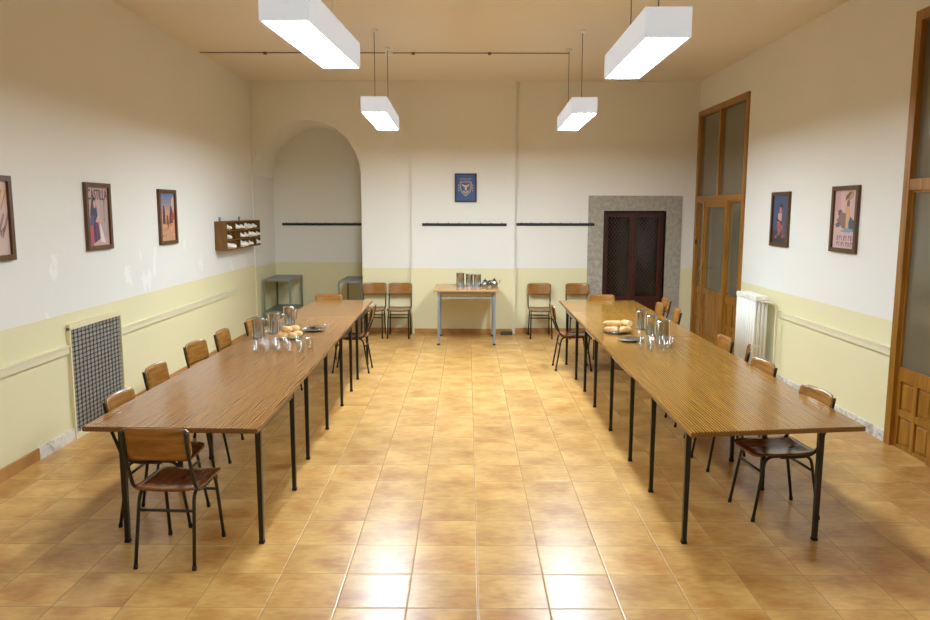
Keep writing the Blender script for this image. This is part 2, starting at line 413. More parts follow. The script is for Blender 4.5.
# ------------------------------------------------------------------ right hand pine doors
def panel_block(bm, y0, y1, z0, z1, cols, rows):
    """framed raised panels seen from -x; door plane x=0..0.05"""
    box(bm, .018, .04, y0, y1, z0, z1)
    st = .055; cw = (y1-y0)/cols; rh = (z1-z0)/rows
    for i in range(cols+1):
        y = y0+i*cw; box(bm, 0, .045, max(y0, y-st/2), min(y1, y+st/2), z0, z1)
    for j in range(rows+1):
        z = z0+j*rh; box(bm, .001, .044, y0, y1, max(z0, z-st/2), min(z1, z+st/2))
    for i in range(cols):
        for j in range(rows):
            bbox(bm, .006, .03, y0+i*cw+st/2+.018, y0+(i+1)*cw-st/2-.018, z0+j*rh+st/2+.018, z0+(j+1)*rh-st/2-.018, .01, 1)
def tall_door(name, label, y0, y1, H, mull, leaf, zt, zp):
    d = thing(name, label, 'door', (XR+.01, y0, 0)); d['kind'] = 'structure'
    L = y1-y0; fw = .085
    bm = new()
    box(bm, -.035, .07, 0, fw, 0, H); box(bm, -.035, .07, L-fw, L, 0, H); box(bm, -.035, .07, fw, L-fw, H-fw, H)
    box(bm, -.03, .065, fw, L-fw, zt-.04, zt+.05)
    for m_ in mull: box(bm, -.028, .06, m_-.035, m_+.035, 0, zt-.04)
    mid = (mull[0]+mull[-1])/2 if len(mull) > 1 else L/2
    um = L*.52
    box(bm, -.028, .06, um-.035, um+.035, zt+.05, H-fw)
    obj('door_frame', bm, 'pine', d)
    for a, b in ((fw, um-.035), (um+.035, L-fw)):
        bm = new(); box(bm, .012, .022, a, b, zt+.05, H-fw); obj('transom_pane', bm, 'glass_frost', d)
    edges = [fw]+[e for m_ in mull for e in (m_-.035, m_+.035)]+[L-fw]
    for i in range(0, len(edges), 2):
        a, b = edges[i], edges[i+1]
        is_leaf = i//2 == leaf
        bm = new()
        sw = .085 if is_leaf else .02
        xo = -.012 if is_leaf else 0
        box(bm, xo, .045, a, a+sw, 0, zt-.04); box(bm, xo, .045, b-sw, b, 0, zt-.04)
        box(bm, xo, .045, a+sw, b-sw, zt-.04-sw, zt-.04); box(bm, xo, .045, a+sw, b-sw, zp, zp+.09)
        if is_leaf and leaf == 1 and name == 'door_2':
            n = 5; w_ = (b-a-2*sw)/n
            for k in range(n): bbox(bm, .004, .04, a+sw+k*w_+.003, a+sw+(k+1)*w_-.003, .10, zp, .006, 1)
            box(bm, xo, .045, a+sw, b-sw, 0, .10)
        else:
            panel_block(bm, a+sw, b-sw, 0, zp, 2 if (b-a) > .45 else 1, 2 if not is_leaf or name != 'door_2' else 1)
        lf = obj('door_leaf' if is_leaf else 'side_light', bm, 'pine', d)
        bm = new(); box(bm, .014, .022, a+sw, b-sw, zp+.09, zt-.04-sw); obj('glass_pane', bm, 'glass_frost', lf)
        if is_leaf:
            bm = new(); yy = b-sw/2
            box(bm, xo-.006, xo, yy-.02, yy+.02, .98, 1.2); tube(bm, [(xo, yy, 1.12), (xo-.05, yy, 1.12), (xo-.05, yy-.11, 1.12)], .009, 8)
            obj('door_handle', bm, 'chrome', lf)
    return d
tall_door('door_2', 'tall glazed pine door with frosted panes beside the white radiator', D1[0], D1[1], D1[2], [.67, 1.70], 1, 2.17, .72)
tall_door('door_3', 'tall glazed pine door with square panels at right edge', D2[0], D2[1], D2[2], [.62, 1.30], 1, 2.21, .60)

# ------------------------------------------------------------------ pendant lamps
def lamp(cx, y0, y1, zb, rz, w, label, wires, wmat, h=.18, wx=0):
    L = y1-y0
    tn = thing('pendant_lamp', label, 'lamp', (cx, (y0+y1)/2, zb), rz, 'box pendant lamps over the tables')
    bm = new(); t_ = .012
    box(bm, -w/2, w/2, -L/2, L/2, h-t_, h)
    box(bm, -w/2, -w/2+t_, -L/2, L/2, 0, h-t_); box(bm, w/2-t_, w/2, -L/2, L/2, 0, h-t_)
    box(bm, -w/2+t_, w/2-t_, -L/2, -L/2+t_, 0, h-t_); box(bm, -w/2+t_, w/2-t_, L/2-t_, L/2, 0, h-t_)
    obj('lamp_shade', bm, 'lamp_opal', tn)
    bm = new(); box(bm, -w/2+t_, w/2-t_, -L/2+t_, L/2-t_, .006, .012); obj('diffuser', bm, 'lit_far' if y0 > 7 else 'lit_near' if y0 > 3 else 'lit_front', tn)
    for wi, dy in enumerate(wires):
        xw = wx if wi == 0 else 0
        bm = new(); tube(bm, [(xw, dy, h), (xw+.002, dy, h+.2), (xw, dy, HC-zb)], .004, 6); obj('suspension_wire', bm, wmat, tn)
        bm = new(); lathe(bm, [(0, HC-zb-.03), (.03, HC-zb-.028), (.035, HC-zb), (0, HC-zb)], 12, (xw, dy, 0)); obj('ceiling_rose', bm, 'lamp_white', tn)
lamp(-.99, 4.40, 5.85, 3.05, -.058, .285, 'white box pendant lamp nearest the camera, above the left tables', (-.5, .45), 'cable_white')
lamp(1.235, 4.80, 6.28, 3.05, -.012, .285, 'white box pendant lamp nearest the camera, above the right tables', (-.45, .45), 'cable')
lamp(-.988, 8.02, 9.79, 3.0, .018, .272, 'smaller looking white box pendant lamp farther back, left of the crest picture', (-.12, 1.07-.22), 'cable', .16, -.065)
lamp(1.245, 8.08, 9.79, 3.0, -.028, .265, 'smaller looking white box pendant lamp farther back, right of the crest picture', (-.12, 1.07-.22), 'cable', .165, .05)
lamp(-1.0, .6, 2.1, 3.05, 0, .285, 'dimmer white box pendant lamp by the front wall on the left, out of the photo', (-.45, .45), 'cable')
lamp(1.23, .6, 2.1, 3.05, 0, .285, 'dimmer white box pendant lamp by the front wall on the right, out of the photo', (-.45, .45), 'cable')
bm = new(); tube(bm, [(XL, 10.02, HC-.008), (-1.0, 10.02, HC-.008), (1.30, 10.02, HC-.008)], .006, 6)
for x in (-2.6, -.7, .28): box(bm, x-.02, x+.02, 10.0, 10.04, HC-.03, HC)
tag(obj('ceiling_conduit', bm, 'cable'), 'thin dark cable conduit running straight across the ceiling', 'conduit')
bm = new(); bbox(bm, -1.06, -.96, 9.98, 10.06, HC-.035, HC, .004, 1)
tag(obj('junction_box', bm, 'lamp_white'), 'small white junction box on the ceiling conduit above a lamp', 'junction box')

# ------------------------------------------------------------------ long tables
TH = .755
def table_leg(x, y, parent, lean=0):
    bm = new(); s = .0165; b = .013
    v = []
    for z, r in ((0, b), (TH-.034, s)):
        v.append([bm.verts.new((x+dx*r, y+dy*r, z)) for dx, dy in ((-1,-1), (1,-1), (1,1), (-1,1))])
    for i in range(4): bm.faces.new((v[0][i], v[0][(i+1) % 4], v[1][(i+1) % 4], v[1][i]))
    bm.faces.new(v[0]); bm.faces.new(v[1]); 
    lg = obj('leg', bm, 'black_steel', parent)
    bm = new(); box(bm, x-.0155, x+.0155, y-.0155, y+.0155, 0, .018); obj('foot_cap', bm, 'rubber', lg)
def long_table(corners, frames, railmat, lam, label, group):
    """corners: near-inner, near-outer, far-outer, far-inner world xy"""
    cx = sum(c[0] for c in corners)/4; cy = sum(c[1] for c in corners)/4
    tn = thing('dining_table', label, 'table', (cx, cy, 0), 0, group)
    pts = [(x-cx, y-cy) for x, y in corners]
    bm = new()
    lo = [bm.verts.new((x, y, TH-.03)) for x, y in pts]; hi = [bm.verts.new((x, y, TH)) for x, y in pts]
    bm.faces.new(hi); bm.faces.new(lo[::-1])
    for i in range(4): bm.faces.new((lo[i], lo[(i+1) % 4], hi[(i+1) % 4], hi[i])).material_index = 1
    bmesh.ops.recalc_face_normals(bm, faces=bm.faces)
    bmesh.ops.bevel(bm, geom=list(bm.edges), offset=.004, segments=2, affect='EDGES')
    obj('table_top', bm, [lam, 'laminate_edge'], tn)
    for fr in frames:
        f4 = [(x-cx, y-cy) for x, y in fr]
        for x, y in f4: table_leg(x, y, tn)
        for i in range(4):
            a = Vector((*f4[i], 0)); b = Vector((*f4[(i+1) % 4], 0)); d = (b-a).normalized(); n = Vector((-d.y, d.x, 0))
            bm = new()
            for z0, z1, w_, mi in ((TH-.034-.012, TH-.031, .014, 0), (TH-.034-.034, TH-.034-.012, .011, 1)):
                q = []
                for z in (z0, z1):
                    q.append([bm.verts.new((*(a+d*.012+n*w_).xy, z)), bm.verts.new((*(b-d*.012+n*w_).xy, z)), bm.verts.new((*(b-d*.012-n*w_).xy, z)), bm.verts.new((*(a+d*.012-n*w_).xy, z))])
                fcs = [q[0][::-1], q[1]]+[[q[0][k], q[0][(k+1) % 4], q[1][(k+1) % 4], q[1][k]] for k in range(4)]
                for f in fcs: bm.faces.new(f).material_index = mi
            obj('apron_rail', bm, ['black_steel', railmat], tn)
def fr(xi, xo, y0, y1, sk=0): return [(xi, y0), (xo, y0+sk), (xo, y1+sk), (xi, y1)]
long_table([(1.267, 4.135), (2.327, 4.27), (2.325, 7.395), (1.272, 7.435)], [fr(1.318, 2.13, 4.35, 5.187, .05), fr(1.315, 2.13, 5.862, 6.697)],
           'grey_rail', 'laminate_right', 'long wood laminate table on black legs, nearest the camera in the right row', 'near tables')
long_table([(1.273, 7.439), (2.326, 7.399), (2.33, 10.43), (1.278, 10.40)], [fr(1.31, 2.13, 7.53, 8.194), fr(1.30, 2.13, 8.794, 9.675)],
           'grey_rail', 'laminate_right', 'long wood laminate table in the right row, farther half under the bread plates', 'far tables')
long_table([(-2.222, 4.215), (-1.196, 4.181), (-1.258, 7.46), (-2.17, 7.52)], [fr(-1.235, -2.05, 4.33, 5.197, .01), fr(-1.279, -2.06, 5.875, 6.712)],
           'black_steel', 'laminate_left', 'long reddish looking laminate table on black legs, nearest the camera in the left row', 'near tables')
long_table([(-2.17, 7.524), (-1.258, 7.464), (-1.312, 10.37), (-2.10, 10.40)], [fr(-1.28, -2.06, 7.54, 8.168), fr(-1.296, -2.04, 8.763, 9.65)],
           'black_steel', 'laminate_left', 'long reddish looking laminate table in the left row, farther half by the arched niche', 'far tables')

# ------------------------------------------------------------------ chairs
def sheet(bm, f, nu, nv, th, nrm):
    """thick curved sheet: f(u,v)->Vector on -1..1"""
    top, bot = {}, {}
    for i in range(nu+1):
        for j in range(nv+1):
            u, v = -1+2*i/nu, -1+2*j/nv
            p = f(u, v); top[i, j] = bm.verts.new(p); bot[i, j] = bm.verts.new(p-nrm*th)
    for i in range(nu):
        for j in range(nv):
            bm.faces.new((top[i,j], top[i+1,j], top[i+1,j+1], top[i,j+1])).smooth = True
            bm.faces.new((bot[i,j], bot[i,j+1], bot[i+1,j+1], bot[i+1,j])).smooth = True
    for i in range(nu):
        for j in (0, nv): bm.faces.new((top[i,j], top[i+1,j], bot[i+1,j], bot[i,j]))
    for j in range(nv):
        for i in (0, nu): bm.faces.new((top[i,j], top[i,j+1], bot[i,j+1], bot[i,j]))
def superq(u, v, n=7):
    """square -> rounded square"""
    m = max(abs(u), abs(v))
    if m < 1e-6: return u, v
    d = (abs(u/m)**n+abs(v/m)**n)**(1/n)
    return u/d, v/d
def make_chair(label, group):
    t = thing('school_chair', label, 'chair', (0, 0, 0), 0, group)
    def seat(u, v):
        a, b = superq(u, v, 8); x = a*.185; y = .015+b*.21
        z = .452-.014*(1-a*a)*(1-.3*b*b) + .012*(b < -.5)*(abs(b)-.5)*2 - .03*max(0, b-.72)/.28*max(0, b-.72)
        return Vector((x, y, z))
    bm = new(); sheet(bm, seat, 14, 14, .011, Vector((0, 0, 1))); obj('seat', bm, 'ply_seat', t)
    def back(u, v):
        a, b = superq(u, v, 8); x = a*.19; z = .738+b*.092
        y = -.258-.030*(z-.65)/.18-.026*(1-a*a)+.034
        return Vector((x, y, z))
    bm = new(); sheet(bm, back, 14, 8, .011, Vector((0, 1, 0))); obj('backrest', bm, 'ply_back', t)
    R = .0105
    for s in (-1, 1):
        for q in (1, -1):
            pts = [(s*.168, q*.222, .012), (s*.158, q*.165, .36), (s*.156, q*.15, .405), (s*.155, q*.115, .427), (s*.155, q*.06, .43), (s*.155, 0, .43)]
            bm = new(); tube(bm, [pts[0]]+smooth_path(pts[1:], 4), R, 8); lg = obj('leg', bm, 'black_steel', t)
            bm = new(); tube(bm, [(s*.1683, q*.2235, 0), (s*.1675, q*.2195, .025)], .0128, 8); obj('foot_cap', bm, 'rubber', lg)
        pts = [(s*.172, .06, .428), (s*.173, -.06, .428), (s*.175, -.13, .438), (s*.178, -.178, .475), (s*.178, -.205, .54), (s*.177, -.247, .66), (s*.177, -.276, .812)]
        bm = new(); tube(bm, smooth_path(pts, 4), R, 8); obj('backrest_post', bm, 'black_steel', t)
    for q in (1, -1):
        y = q*.172; bm = new(); tube(bm, [(-.159, y, .325), (.159, y, .325)], .009, 8); obj('stretcher', bm, 'black_steel', t)
    for q in (.09, -.09):
        bm = new(); tube(bm, [(-.172, q*.6, .43), (.172, q*.6, .43)], .009, 8); obj('seat_rail', bm, 'black_steel', t)
    return t
G_L = 'chairs along the left tables'; G_R = 'chairs along the right tables'; G_B = 'chairs against the back wall'
ch = make_chair('brown plywood chair with black tube frame at the near end of left table', G_L)
ch.location = (-1.675, 4.21, 0); ch.rotation_euler = (0, 0, -.05)
W90 = -PI/2      # faces +x
E90 = PI/2       # faces -x
chairs = [
 ((-1.97, 4.72, 0), W90, 'wooden chair pushed under the left table beside the wire grille, nearest that wall', G_L),
 ((-2.10, 5.60, 0), W90, 'wooden chair on the left wall side, second from the camera', G_L),
 ((-2.16, 6.58, 0), W90-.12, 'wooden chair on the left wall side, third from the camera, back rising highest', G_L),
 ((-2.13, 7.26, 0), W90, 'wooden chair on the left wall side, fourth from the camera', G_L),
 ((-2.07, 8.06, 0), W90-.05, 'wooden chair on the left wall side, just behind the steel jugs', G_L),
 ((-1.43, 9.27, 0), E90, 'wooden chair seen edge on at the aisle side of the far left table', G_L),
 ((-1.93, 10.19, 0), PI, 'wooden chair at the far end of the left tables by the niche', G_L),
 ((2.06, 4.86, 0), E90+.10, 'wooden chair under the near right table corner with shiny seat showing', G_R),
 ((2.07, 5.80, 0), E90+.08, 'wooden chair on the right wall side, second from the camera', G_R),
 ((2.20, 6.55, 0), E90-.38, 'wooden chair turned edge on in front of the radiator', G_R),
 ((2.16, 6.98, 0), E90, 'wooden chair on the right wall side in front of the pine door, left of radiator', G_R),
 ((2.25, 8.95, 0), E90-.1, 'wooden chair on right wall side beyond the table seam, back facing the pine door', G_R),
 ((2.20, 9.52, 0), E90, 'wooden chair on right wall side, second from the far end', G_R),
 ((2.42, 10.08, 0), E90, 'wooden chair on right wall side, the farthest one before the dark door', G_R),
 ((1.335, 9.43, 0), W90, 'wooden chair in side view at the aisle side of the far right table', G_R),
 ((1.875, 10.22, 0), PI, 'wooden chair at the far end of the right tables before the dark door', G_R),
 ((-1.487, 11.84, 0), PI, 'empty wooden chair against the back wall beside the niche, left of the pair', G_B),
 ((-1.075, 11.84, 0), PI, 'empty wooden chair against the back wall, right one of the left pair', G_B),
 ((1.16, 11.84, 0), PI, 'empty wooden chair alone against the back wall right of the serving table', G_B),
 ((1.775, 11.84, 0), PI, 'empty wooden chair against the back wall next to the cement door surround', G_B),
]
for loc, rz, lab, g in chairs: dup(ch, loc, rz, lab, g)

# ------------------------------------------------------------------ serving table at the back wall
st = thing('serving_table', 'small serving table with wood top and grey legs against the back pilaster', 'table', (-.007, 11.5, 0))
bm = new(); bbox(bm, -.485, .485, -.47, .47, .80, .828, .005, 2); obj('table_top', bm, 'laminate_pale', st)
for x in (-.415, .415):
    for y in (-.41, .41):
        bm = new(); bbox(bm, x-.017, x+.017, y-.017, y+.017, .02, .80, .003, 1); lg = obj('leg', bm, 'grey_steel', st)
        bm = new(); box(bm, x-.019, x+.019, y-.019, y+.019, 0, .022); obj('foot_cap', bm, 'rubber', lg)
for y in (-.41, .41):
    bm = new(); box(bm, -.398, .398, y-.012, y+.012, .765, .80); obj('apron_rail', bm, 'grey_steel', st)
for x in (-.415, .415):
    bm = new(); box(bm, x-.012, x+.012, -.393, .393, .765, .80); obj('apron_rail', bm, 'grey_steel', st)
for y in (-.41,):
    bm = new(); box(bm, -.398, .398, y-.008, y+.008, .695, .715); obj('stretcher', bm, 'grey_steel', st)

# niche tables (grey green metal)
def niche_table(pts, h, label, shelf):
    cx = sum(p[0] for p in pts)/4; cy = sum(p[1] for p in pts)/4
    tn = thing('metal_table', label, 'table', (cx, cy, 0), 0, 'metal tables in the arched niche')
    q = [(x-cx, y-cy) for x, y in pts]
    def slab(z0, z1, k, name, m):
        bm = new(); lo = [bm.verts.new((x*k, y*k, z0)) for x, y in q]; hi = [bm.verts.new((x*k, y*k, z1)) for x, y in q]
        bm.faces.new(hi); bm.faces.new(lo)
        for i in range(4): bm.faces.new((lo[i], lo[(i+1) % 4], hi[(i+1) % 4], hi[i]))
        obj(name, bm, m, tn)
    slab(h-.025, h, 1, 'table_top', 'grey_steel')
    for x, y in q:
        bm = new(); x *= .955; y *= .975; box(bm, x-.014, x+.014, y-.014, y+.014, 0, h-.025); obj('leg', bm, 'green_steel', tn)
    if shelf: slab(.30, .325, .93, 'lower_shelf', 'green_steel')
niche_table([(-3.375, 12.42), (-2.90, 12.30), (-2.93, 13.36), (-3.39, 13.36)], .85, 'grey green metal table at left in the arched niche', True)
niche_table([(-2.12, 12.33), (-1.74, 12.33), (-1.74, 13.3), (-2.12, 13.3)], .83, 'grey metal table at right in the niche, half hidden by the wall', False)

# ------------------------------------------------------------------ radiator
rd = thing('radiator', 'white cast iron column radiator standing against the right wall', 'radiator', (3.47, 9.13, 0))
nsec = 9; sl = .07; D = .17; z0, z1 = .12, 1.0
for k in range(nsec):
    y = (k-(nsec-1)/2)*sl; bm = new()
    for c in range(4):
        x = -D/2+.02+c*(D-.04)/3
        tube(bm, [(x, y, z0+.02), (x, y, z1-.02)], .018, 10)
    for z, hh in ((z0+.03, .03), (z1-.03, .03)):
        bbox(bm, -D/2, D/2, y-sl*.44, y+sl*.44, z-hh, z+hh, .01, 2)
    for z in (.40, .70): box(bm, -D/2+.02, D/2-.02, y-.011, y+.011, z-.012, z+.012)
    obj('radiator_section', bm, 'radiator', rd)
for y in (-(nsec-1)/2*sl, (nsec-1)/2*sl):
    for x in (-.05, .05):
        bm = new(); lathe(bm, [(.022, 0), (.017, .10)], 10, (x, y, 0)); obj('leg', bm, 'radiator', rd)
yv = -(nsec/2)*sl
bm = new(); tube(bm, smooth_path([(0, yv+.02, z1-.06), (0, yv-.05, z1-.06), (.05, yv-.10, z1-.06), (.11, yv-.13, z1-.10), (.12, yv-.13, z1-.3), (.12, yv-.13, 0)], 4), .013, 8); obj('supply_pipe', bm, 'moulding', rd)
bm = new(); lathe(bm, [(0, 0), (.02, .003), (.022, .03), (.015, .045), (0, .047)], 12, (0, yv-.055, z1-.055)); obj('valve', bm, 'radiator', rd)

# ------------------------------------------------------------------ wall grille
gr = thing('wall_grille', 'cream framed woven wire grille low on the left wall', 'grille', (XL, 6.87, 0), PI/2)
# local: x along wall (+y world), y into wall, z up
bm = new(); w = .98; z0, z1 = .05, .985
for a in ((-w/2, -w/2+.022, -.03, .0, z0, z1), (w/2-.022, w/2, -.03, 0, z0, z1), (-w/2, w/2, -.034, 0, z1-.02, z1+.03), (-w/2, w/2, -.03, 0, 0, z0)): box(bm, *a)
obj('grille_frame', bm, 'grille_frame', gr)
bm = new(); box(bm, -w/2+.022, w/2-.022, -.006, -.001, z0, z1-.02); obj('backing_panel', bm, 'grille_back', gr)
bm = new(); nx, nz = 14, 23; ax, az = (w-.044)/nx, (z1-.02-z0)/nz
for i in range(1, nx): x = -w/2+.022+i*ax; box(bm, x-.0042, x+.0042, -.020, -.016, z0, z1-.02)
for j in range(1, nz): z = z0+j*az; box(bm, -w/2+.022, w/2-.022, -.017, -.013, z-.003, z+.003)
for i in range(1, nx):
    for j in range(1, nz):
        x = -w/2+.022+i*ax; z = z0+j*az; box(bm, x-.009, x+.009, -.0215, -.0125, z-.007, z+.007)
obj('woven_mesh', bm, 'grille_wire', gr)

# ------------------------------------------------------------------ hook rails
def hook_rail(x0, x1, y, z, n, label):
    tn = thing('hook_rail', label, 'hook rail', ((x0+x1)/2, y, z), 0, 'black hook rails on the back wall')
    L = x1-x0; bm = new(); bbox(bm, -L/2, L/2, -.02, 0, -.022, .022, .004, 1); obj('batten', bm, 'black_batten', tn)
    for k in range(n):
        x = -L/2+(k+.5)*L/n; bm = new()
        tube(bm, smooth_path([(x, -.018, .0), (x, -.05, -.006), (x, -.062, .012), (x, -.058, .034)], 3), .006, 6)
        obj('hook', bm, 'black_batten', tn)
hook_rail(-.721, .63, PY, 1.765, 8, 'black hook rail on the pilaster under the crest picture')
hook_rail(.79, 2.044, YB, 1.77, 8, 'black hook rail right of the pilaster reaching the cement surround')
hook_rail(-3.28, -1.72, NYB, 1.74, 9, 'black hook rail inside the arched niche')

# ------------------------------------------------------------------ framed pictures
def frame_pic(name, label, loc, rz, w, h, fw, fmat, art, cat='picture', group=None, dep=.03):
    tn = thing(name, label, cat, loc, rz, group)
    bm = new()
    # mitred frame
    o = [(-w/2, -h/2), (w/2, -h/2), (w/2, h/2), (-w/2, h/2)]; i_ = [(-w/2+fw, -h/2+fw), (w/2-fw, -h/2+fw), (w/2-fw, h/2-fw), (-w/2+fw, h/2-fw)]
    for k in range(4):
        a, b, c, d = o[k], o[(k+1) % 4], i_[(k+1) % 4], i_[k]
        prism(bm, [a, b, c, d], -dep, 0)
    obj('picture_frame', bm, fmat, tn)
    bm = new(); mats = []
    def P_(pts, col, lay=1):
        m = ink(*col)
        if m not in mats: mats.append(m)
        poly(bm, [(u*(w/2-fw), -.010-lay*.0012, v*(h/2-fw)) for u, v in pts], mats.index(m))
    iw, ih = w/2-fw, h/2-fw
    box(bm, -iw, iw, -.010, -.002, -ih, ih)
    P_.bg = None
    art(P_)
    obj('print', bm, mats, tn, recalc=False)
    return tn
def ell(cx, cy, rx, ry, n=14): return [(cx+rx*math.cos(2*PI*k/n), cy+ry*math.sin(2*PI*k/n)) for k in range(n)]
R_ = [(-1, -1), (1, -1), (1, 1), (-1, 1)]
def art_castilla(P):
    P(R_, (196, 160, 156), .2)
    P([(.15, -.6), (1, -.8), (1, .55), (.2, .6)], (176, 156, 150), .4)
    P([(.55, -.2), (.62, -.2), (.66, .5), (.72, .58), (.5, .58), (.56, .5)], (140, 122, 112), .6)     # tower in the distance
    P([(-.95, -1), (-.55, -1), (-.35, -.1), (-.8, -.05)], (186, 84, 96), .7)                          # red skirt
    P([(-.5, -.92), (.12, -.78), (.35, -.7), (-.05, .0), (-.5, -.05)], (60, 54, 84), .9)               # dark striped shawl
    P([(.1, -.85), (.62, -.95), (.05, .02), (-.02, .0)], (224, 208, 200), 1)
    P([(-.75, -.05), (-.05, -.1), (-.12, .3), (-.22, .62), (-.4, .74), (-.55, .6), (-.72, .2)], (58, 66, 88), 1.1)  # dark veil
    P(ell(-.3, .42, .12, .14), (206, 160, 138), 1.3)
    P([(-.3, -.18), (.2, -.25), (.28, -.1), (-.1, 0)], (206, 160, 138), 1.3)
    P([(-.8, -.3), (-.4, -.3), (-.4, .02), (-.75, .05)], (84, 88, 130), 1.4)
    for k in range(4): P([(-.4+k*.16, -.85+k*.03), (-.36+k*.16, -.85+k*.03), (-.2+k*.1, -.2), (-.24+k*.1, -.2)], (150, 70, 90), 1.5)
def art_field(P):
    P(R_, (206, 150, 116), .2)
    for k in range(6): P([(-1, .15+k*.14), (1, .15+k*.14), (1, 1), (-1, 1)], (190-k*18, 150-k*6, 134+k*6), .3+k*.05)
    P([(-1, -1), (1, -1), (1, -.55), (-1, -.4)], (196, 148, 116), .4)
    P([(.55, .35), (.95, .3), (1, .9), (.65, .8)], (212, 176, 140), .8)
    P([(-.66, -.3), (-.28, -.32), (-.32, .25), (-.42, .48), (-.52, .48), (-.62, .2)], (66, 58, 70), 1)
    P([(.2, -.3), (.72, -.25), (.78, .1), (.62, .45), (.45, .48), (.3, .15)], (98, 60, 60), 1)
    P([(.5, -.2), (.95, -.1), (.9, .2), (.6, .1)], (166, 76, 58), 1.1)
    P([(-.2, -.4), (.2, -.4), (.1, .05), (-.1, .1)], (120, 70, 58), 1.1)
    rn = random.Random(3)
    for k in range(16):
        x, y = rn.uniform(-.85, .8), rn.uniform(-.85, -.35)
        P([(x, y), (x+.16, y+.03), (x+.2, y+.1), (x+.03, y+.07)], rn.choice([(226, 176, 96), (150, 84, 66), (214, 150, 84)]), 1.3+k*.01)
def art_curves(P):
    P(R_, (204, 176, 164), .2)
    for k in range(5):
        x = -.6+k*.28
        P([(x, .2), (x+.12, .25), (x+.5, .75), (x+.42, .8)], (190, 140, 60), .5+k*.02)
        P([(x, -.5), (x+.1, -.55), (x+.55, .1), (x+.45, .15)], (150, 120, 106), .7+k*.02)
    P(ell(-.1, -.3, .55, .28), (190, 84, 76), 1); P(ell(-.15, -.28, .35, .15), (216, 120, 100), 1.1)
    for k in range(6): P([(.1+k*.12, -.62+k*.05), (.16+k*.12, -.62+k*.05), (.2+k*.12, -.5+k*.06), (.12+k*.12, -.5+k*.06)], (110, 80, 78), 1.2)
def art_blue(P):
    P(R_, (70, 82, 112), .2)
    P([(-1, -1), (1, -1), (1, -.45), (-1, -.5)], (62, 58, 62), .4)
    P(ell(.05, .52, .2, .15), (60, 44, 50), .8); P(ell(.0, .38, .16, .14), (196, 120, 104), .9)
    P([(-.35, .25), (.2, .25), (.15, -.1), (-.3, -.15)], (206, 150, 136), 1)
    P([(-.35, -.15), (.05, -.12), (.0, -.65), (-.2, -.7)], (190, 90, 80), 1.1)
    P([(-.6, -.02), (.3, -.2), (.3, -.12), (-.6, .06)], (50, 48, 60), 1.2)
    P([(.25, -.1), (.55, -.05), (.8, -.75), (.4, -.8)], (110, 78, 88), 1)
    rn = random.Random(5)
    for k in range(14):
        x, y = rn.uniform(-.8, .6), rn.uniform(-.8, -.3)
        P([(x, y), (x+.2, y-.04), (x+.26, y+.08), (x+.05, y+.1)], rn.choice([(196, 84, 76), (84, 96, 92), (60, 70, 96), (166, 76, 76)]), 1.3+k*.01)
def art_pink(P):
    P(R_, (206, 172, 166), .2)
    P([(-1, .3), (-.4, .2), (-.5, 1), (-1, 1)], (196, 156, 152), .3)
    P([(-.05, .62), (.25, .72), (.5, .95), (.75, .7), (.6, .95), (.3, 1.0-.06), (.0, .8)], (110, 84, 56), .8)   # raised arms
    P([(.0, .8), (.5, .93), (.62, .74), (.3, .62)], (176, 140, 92), .7)
    P(ell(.25, .55, .14, .12), (120, 84, 76), 1); P(ell(-.45, .22, .2, .12), (108, 82, 84), 1)
    P([(.0, .5), (.4, .5), (.5, .05), (.3, -.45), (.1, -.5), (-.1, .0)], (206, 160, 112), .9)
    P([(-.75, -.05), (-.35, .25), (.1, .2), (.1, -.35), (-.2, -.3), (-.6, -.1)], (140, 104, 92), 1.1)
    P([(.5, .1), (.95, -.1), (1, -.2), (.9, -.4), (.4, -.45), (.35, -.1)], (70, 90, 108), 1.2)
    P([(-.85, -.18), (-.45, -.05), (-.4, -.25), (-.7, -.3)], (88, 96, 112), 1.2)
    P([(-.4, -.42), (.5, -.46), (.9, -.35), (.2, -.3)], (120, 150, 166), 1.3)
    for r, (n, y0, y1) in enumerate(((7, -.74, -.57), (7, -.94, -.79))):                               # illegible lettering
        for k in range(n):
            x = -.62+k*.21; a = .05 if (k+r) % 3 else .09
            P([(x, y0), (x+a, y0), (x+a, y1), (x, y1)], (124, 96, 112), 1.3)
            if (k+r) % 2: P([(x, y1-.05), (x+.16, y1-.05), (x+.16, y1), (x, y1)], (124, 96, 112), 1.4)
def art_crest(P):
    P(R_, (58, 84, 134), .2)
    sh = [(-.62, .5), (.62, .5), (.62, -.05), (.45, -.38), (0, -.68), (-.45, -.38), (-.62, -.05)]
    P(sh, (150, 140, 134), .6); P([(x*.78, y*.78+.02) for x, y in sh], (52, 92, 128), .8)
    P([(-.42, .2), (-.1, .05), (-.06, -.2), (.08, -.2), (.12, .05), (.4, .22), (.34, .3), (.1, .16), (.02, .24), (-.08, .16), (-.36, .3)], (228, 168, 120), 1)
    P([(-.3, -.28), (0, -.42), (.3, -.28), (.24, -.2), (0, -.32), (-.24, -.2)], (190, 178, 160), 1)
    for k in range(9):                                                                                # illegible motto above the shield
        x = -.62+k*.14; y = .6+.02*math.sin(k)
        P([(x, y), (x+.09, y), (x+.09, y+.14), (x, y+.14)], (142, 118, 134), 1.1)
    for s in (-1, 1):
        for k in range(3): P(ell(s*.72, .2-k*.2, .08, .07, 8), (186, 120, 110) if s > 0 else (160, 150, 150), 1.2)
GP = 'framed posters on the side walls'
FW = .042
frame_pic('framed_poster', 'brown framed poster cut by the left edge of the photo', (XL, 5.465, 1.93), PI/2, .48, .625, FW, 'frame_wood', art_curves, 'poster', GP)
